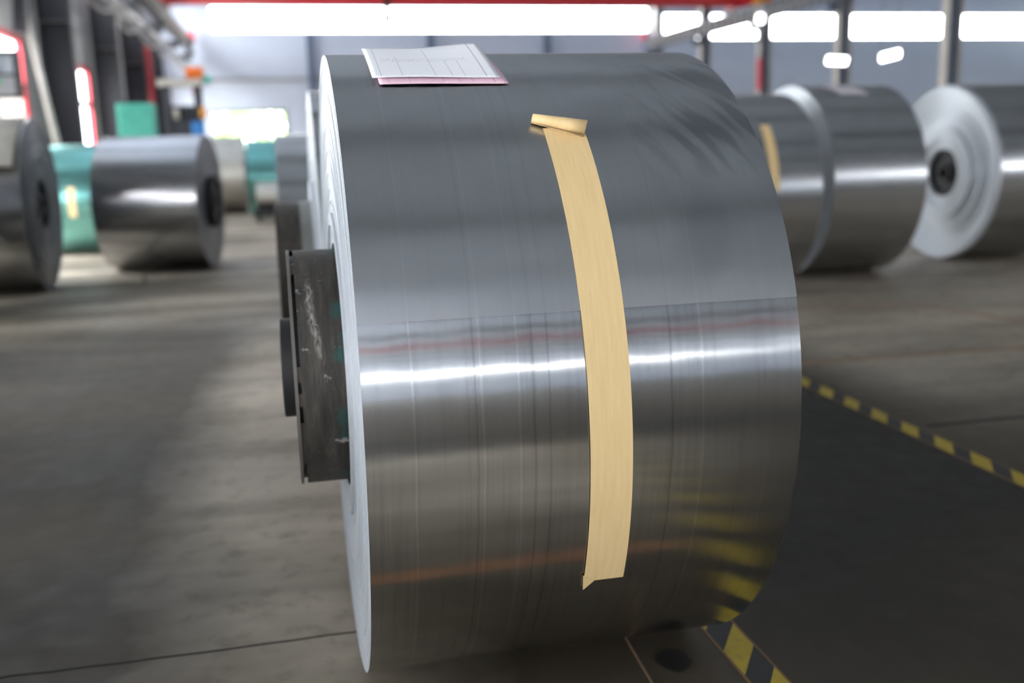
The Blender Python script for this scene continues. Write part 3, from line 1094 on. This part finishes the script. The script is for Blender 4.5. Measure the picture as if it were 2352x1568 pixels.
mc = tag(empty('winding_machine', (-2.25, 25.5, 0)), 'tall dark machine with an orange motor on top by the door wall', 'machine')
MB().box(-0.5, 0.5, -0.5, 0.5, 0, 0.25).build('base', M['black'], mc)
for x in (-0.42, 0.3):
    MB().box(x, x + 0.16, -0.3, 0.3, 0.25, 2.85).build('upright', M['col_dark'], mc)
MB().box(-0.5, 0.5, -0.35, 0.35, 2.85, 3.0).build('crosshead', M['flange'], mc)
MB().box(-0.26, 0.3, -0.25, 0.25, 1.0, 2.4).build('carriage', M['col_dark'], mc, bevel=0.03)
v, f = lathe_x([(-0.2, 0.001), (-0.2, 0.14), (0.2, 0.14), (0.2, 0.001)], 0, 24)
mesh('motor', [(a + 0.34, b, c + 3.16) for a, b, c in v], f, M['orange'], mc)
v, f = lathe_x([(-0.08, 0.001), (-0.08, 0.1), (0.08, 0.1), (0.08, 0.001)], 0, 20)
mesh('coupling', [(a + 0.62, b, c + 3.0) for a, b, c in v], f, M['teal'], mc)
mesh('brake', [(a + 0.36, b - 0.2, c + 2.72) for a, b, c in v], f, M['pinkred'], mc)
MB().box(0.2, 0.5, -0.42, -0.32, 1.6, 2.02).build('control_box', M['blue'], mc, bevel=0.02)
MB().box(0.42, 0.56, -0.42, -0.3, 2.1, 2.35).build('warning_light', M['amber'], mc, bevel=0.02)
v, f = lathe_x([(-0.05, 0.001), (-0.05, 0.13), (0.05, 0.13), (0.05, 0.001)], 0, 24)
mesh('hand_wheel', [(a - 0.12, b - 0.32, c + 2.2) for a, b, c in v], f, M['flange'], mc)

# control panel on a post, at the doorway edge
cp = tag(empty('control_panel', (-4.28, 17.2, 0)), 'dark control panel with small green lamp on a post by the doorway', 'control panel')
MB().box(-0.04, 0.04, -0.04, 0.04, 0.02, 2.23).build('post', M['black'], cp)
MB().box(-0.15, 0.15, -0.15, 0.15, 0, 0.02).build('foot_plate', M['black'], cp)
MB().box(-0.10, 0.42, -0.1, 0.1, 2.22, 2.94).build('housing', M['black'], cp, bevel=0.02)
MB().box(-0.02, 0.34, -0.112, -0.1, 2.6, 2.86).build('screen', M['display'], cp)
MB().box(-0.02, 0.34, -0.108, -0.1, 2.27, 2.55).build('button_plate', M['grey_steel'], cp)
MB().box(0.08, 0.15, -0.125, -0.108, 2.44, 2.51).build('green_lamp', M['green'], cp)
# sloping brace and dark strut at the wall
br = tag(MB().bar((-5.25, 23.2, 6.2), (-4.45, 22.4, 1.2), 0.42, 0.06).build('sloping_plate', M['flange']), 'pale grey plate leaning along the wall beside the red door frame', 'plate')
b2 = tag(MB().bar((-4.70, 22.0, 5.4), (-4.86, 22.0, 3.7), 0.22, 0.22).build('dark_strut', M['col_dark']), 'short dark strut hanging above the doorway of the door wall', 'strut')
for (px, py, z0_, z1_, lab) in ((-5.2, 36.5, 4.6, 7.2, 'dark red pipe high on the wall between two dark columns'), (-4.5, 39.3, 2.6, 5.1, 'red pipe clipped to a dark column of the door wall')):
    tag(MB().tube([(px, py, z0_), (px, py, z1_)], 0.09, 12).build('red_pipe', M['pinkred'], smooth=True), lab, 'pipe')

# ------------------------------------------------------------------ floor markings
def strip(name, x0, x1, y0, y1, z, mat, label, cat, group=None):
    o = MB().box(-(x1 - x0) / 2, (x1 - x0) / 2, 0, y1 - y0, 0, z).build(name, mat, loc=((x0 + x1) / 2, y0, 0.0))
    return tag(o, label, cat, group)


strip('hazard_tape', 1.073, 1.178, -6, 9.5, 0.0015, M['hazard'], 'yellow and black hazard tape on the floor at the end of the taped coil', 'floor tape')
strip('hazard_tape', 2.735, 2.84, -6.075, 7.5, 0.0015, M['hazard'], 'yellow and black hazard tape on the floor along the far side of the walkway', 'floor tape')
# slab joints (open cracks), faded lines
def polyline_strip(name, pts, w, mat, label=None, cat=None, parent=None, z=0.0012, kind=None):
    b = MB()
    for (xa, ya), (xb, yb) in zip(pts, pts[1:]):
        d = Vector((xb - xa, yb - ya, 0)).normalized()
        nn = Vector((-d.y, d.x, 0)) * w / 2
        k = len(b.v)
        for p in (Vector((xa, ya, 0)), Vector((xb, yb, 0))):
            b.v += [p + nn, p - nn, p + nn + Vector((0, 0, z)), p - nn + Vector((0, 0, z))]
        b.f += [(k + 2, k + 3, k + 7, k + 6), (k, k + 4, k + 5, k + 1), (k, k + 2, k + 6, k + 4), (k + 1, k + 5, k + 7, k + 3)]
    o = b.build(name, mat, parent)
    return o


def wig(xa, xb, y, n, a, seed):
    q = random.Random(seed)
    return [(xa + (xb - xa) * i / n, y + (q.random() - 0.5) * a) for i in range(n + 1)]


polyline_strip('slab_joint', wig(-4.5, 1.05, 2.69, 60, 0.014, 3), 0.008, M['crack'], parent=floor)
polyline_strip('slab_joint', wig(2.9, 9.0, 4.02, 40, 0.01, 4), 0.035, M['crack'], parent=floor)
polyline_strip('slab_joint', wig(-4.5, -0.1, 11.2, 40, 0.02, 5), 0.03, M['crack'], parent=floor)
polyline_strip('slab_joint', [(-1.62, 11.9), (-1.5, 10.9)], 0.03, M['crack'], parent=floor)
polyline_strip('painted_line', [(2.9, 5.42), (9.5, 5.22)], 0.05, M['line'], parent=floor)
polyline_strip('painted_line', [(-0.5, 1.74), (0.98, 1.70)], 0.07, M['orange_line'], parent=floor)
polyline_strip('painted_line', [(2.9, 7.3), (4.9, 7.1), (5.6, 4.5)], 0.05, M['line'], parent=floor)
polyline_strip('painted_line', [(0.85, 2.5), (0.82, 1.9)], 0.006, M['line'], parent=floor)
q = random.Random(5)
vs = []
for i in range(20):
    t = 2 * PI * i / 20
    rr = 0.055 * (1 + 0.25 * (q.random() - 0.5))
    vs.append((0.93 + rr * 0.8 * math.cos(t), 2.30 + rr * 1.1 * math.sin(t), 0.0012))
mesh('oil_spot', vs, [tuple(range(20))], M['oil'], floor)

# ------------------------------------------------------------------ trees outside the gate
for i, (x, y, s) in enumerate(((-4.5, 74, 3.0), (-1.0, 78, 3.6), (2.5, 73, 2.8))):
    root = tag(empty('tree', (x, y, -0.05)), 'leafy green tree seen through the open gate', 'tree', 'trees outside the gate')
    MB().tube([(0, 0, 0), (0.1, 0, 1.4), (0.05, 0.1, 2.6)], [0.22, 0.16, 0.1], 8).build('trunk', M['crack'], root)
    b = MB()
    q = random.Random(20 + i)
    for k in range(230):
        d = Vector((q.gauss(0, 1), q.gauss(0, 1), q.gauss(0, 1))).normalized() * s * (0.55 + 0.45 * q.random()) * 0.75
        c = d + Vector((0, 0, 1.6 + s * 0.55))
        c.z = max(c.z, 0.5)
        e1 = Vector((q.gauss(0, 1), q.gauss(0, 1), q.gauss(0, 1))).normalized() * 0.4
        e2 = e1.orthogonal().normalized() * 0.3
        kk = len(b.v)
        b.v += [c + e1, c + e2, c - e1, c - e2]
        b.f.append((kk, kk + 1, kk + 2, kk + 3))
    b.build('foliage', M['leaf'], root)
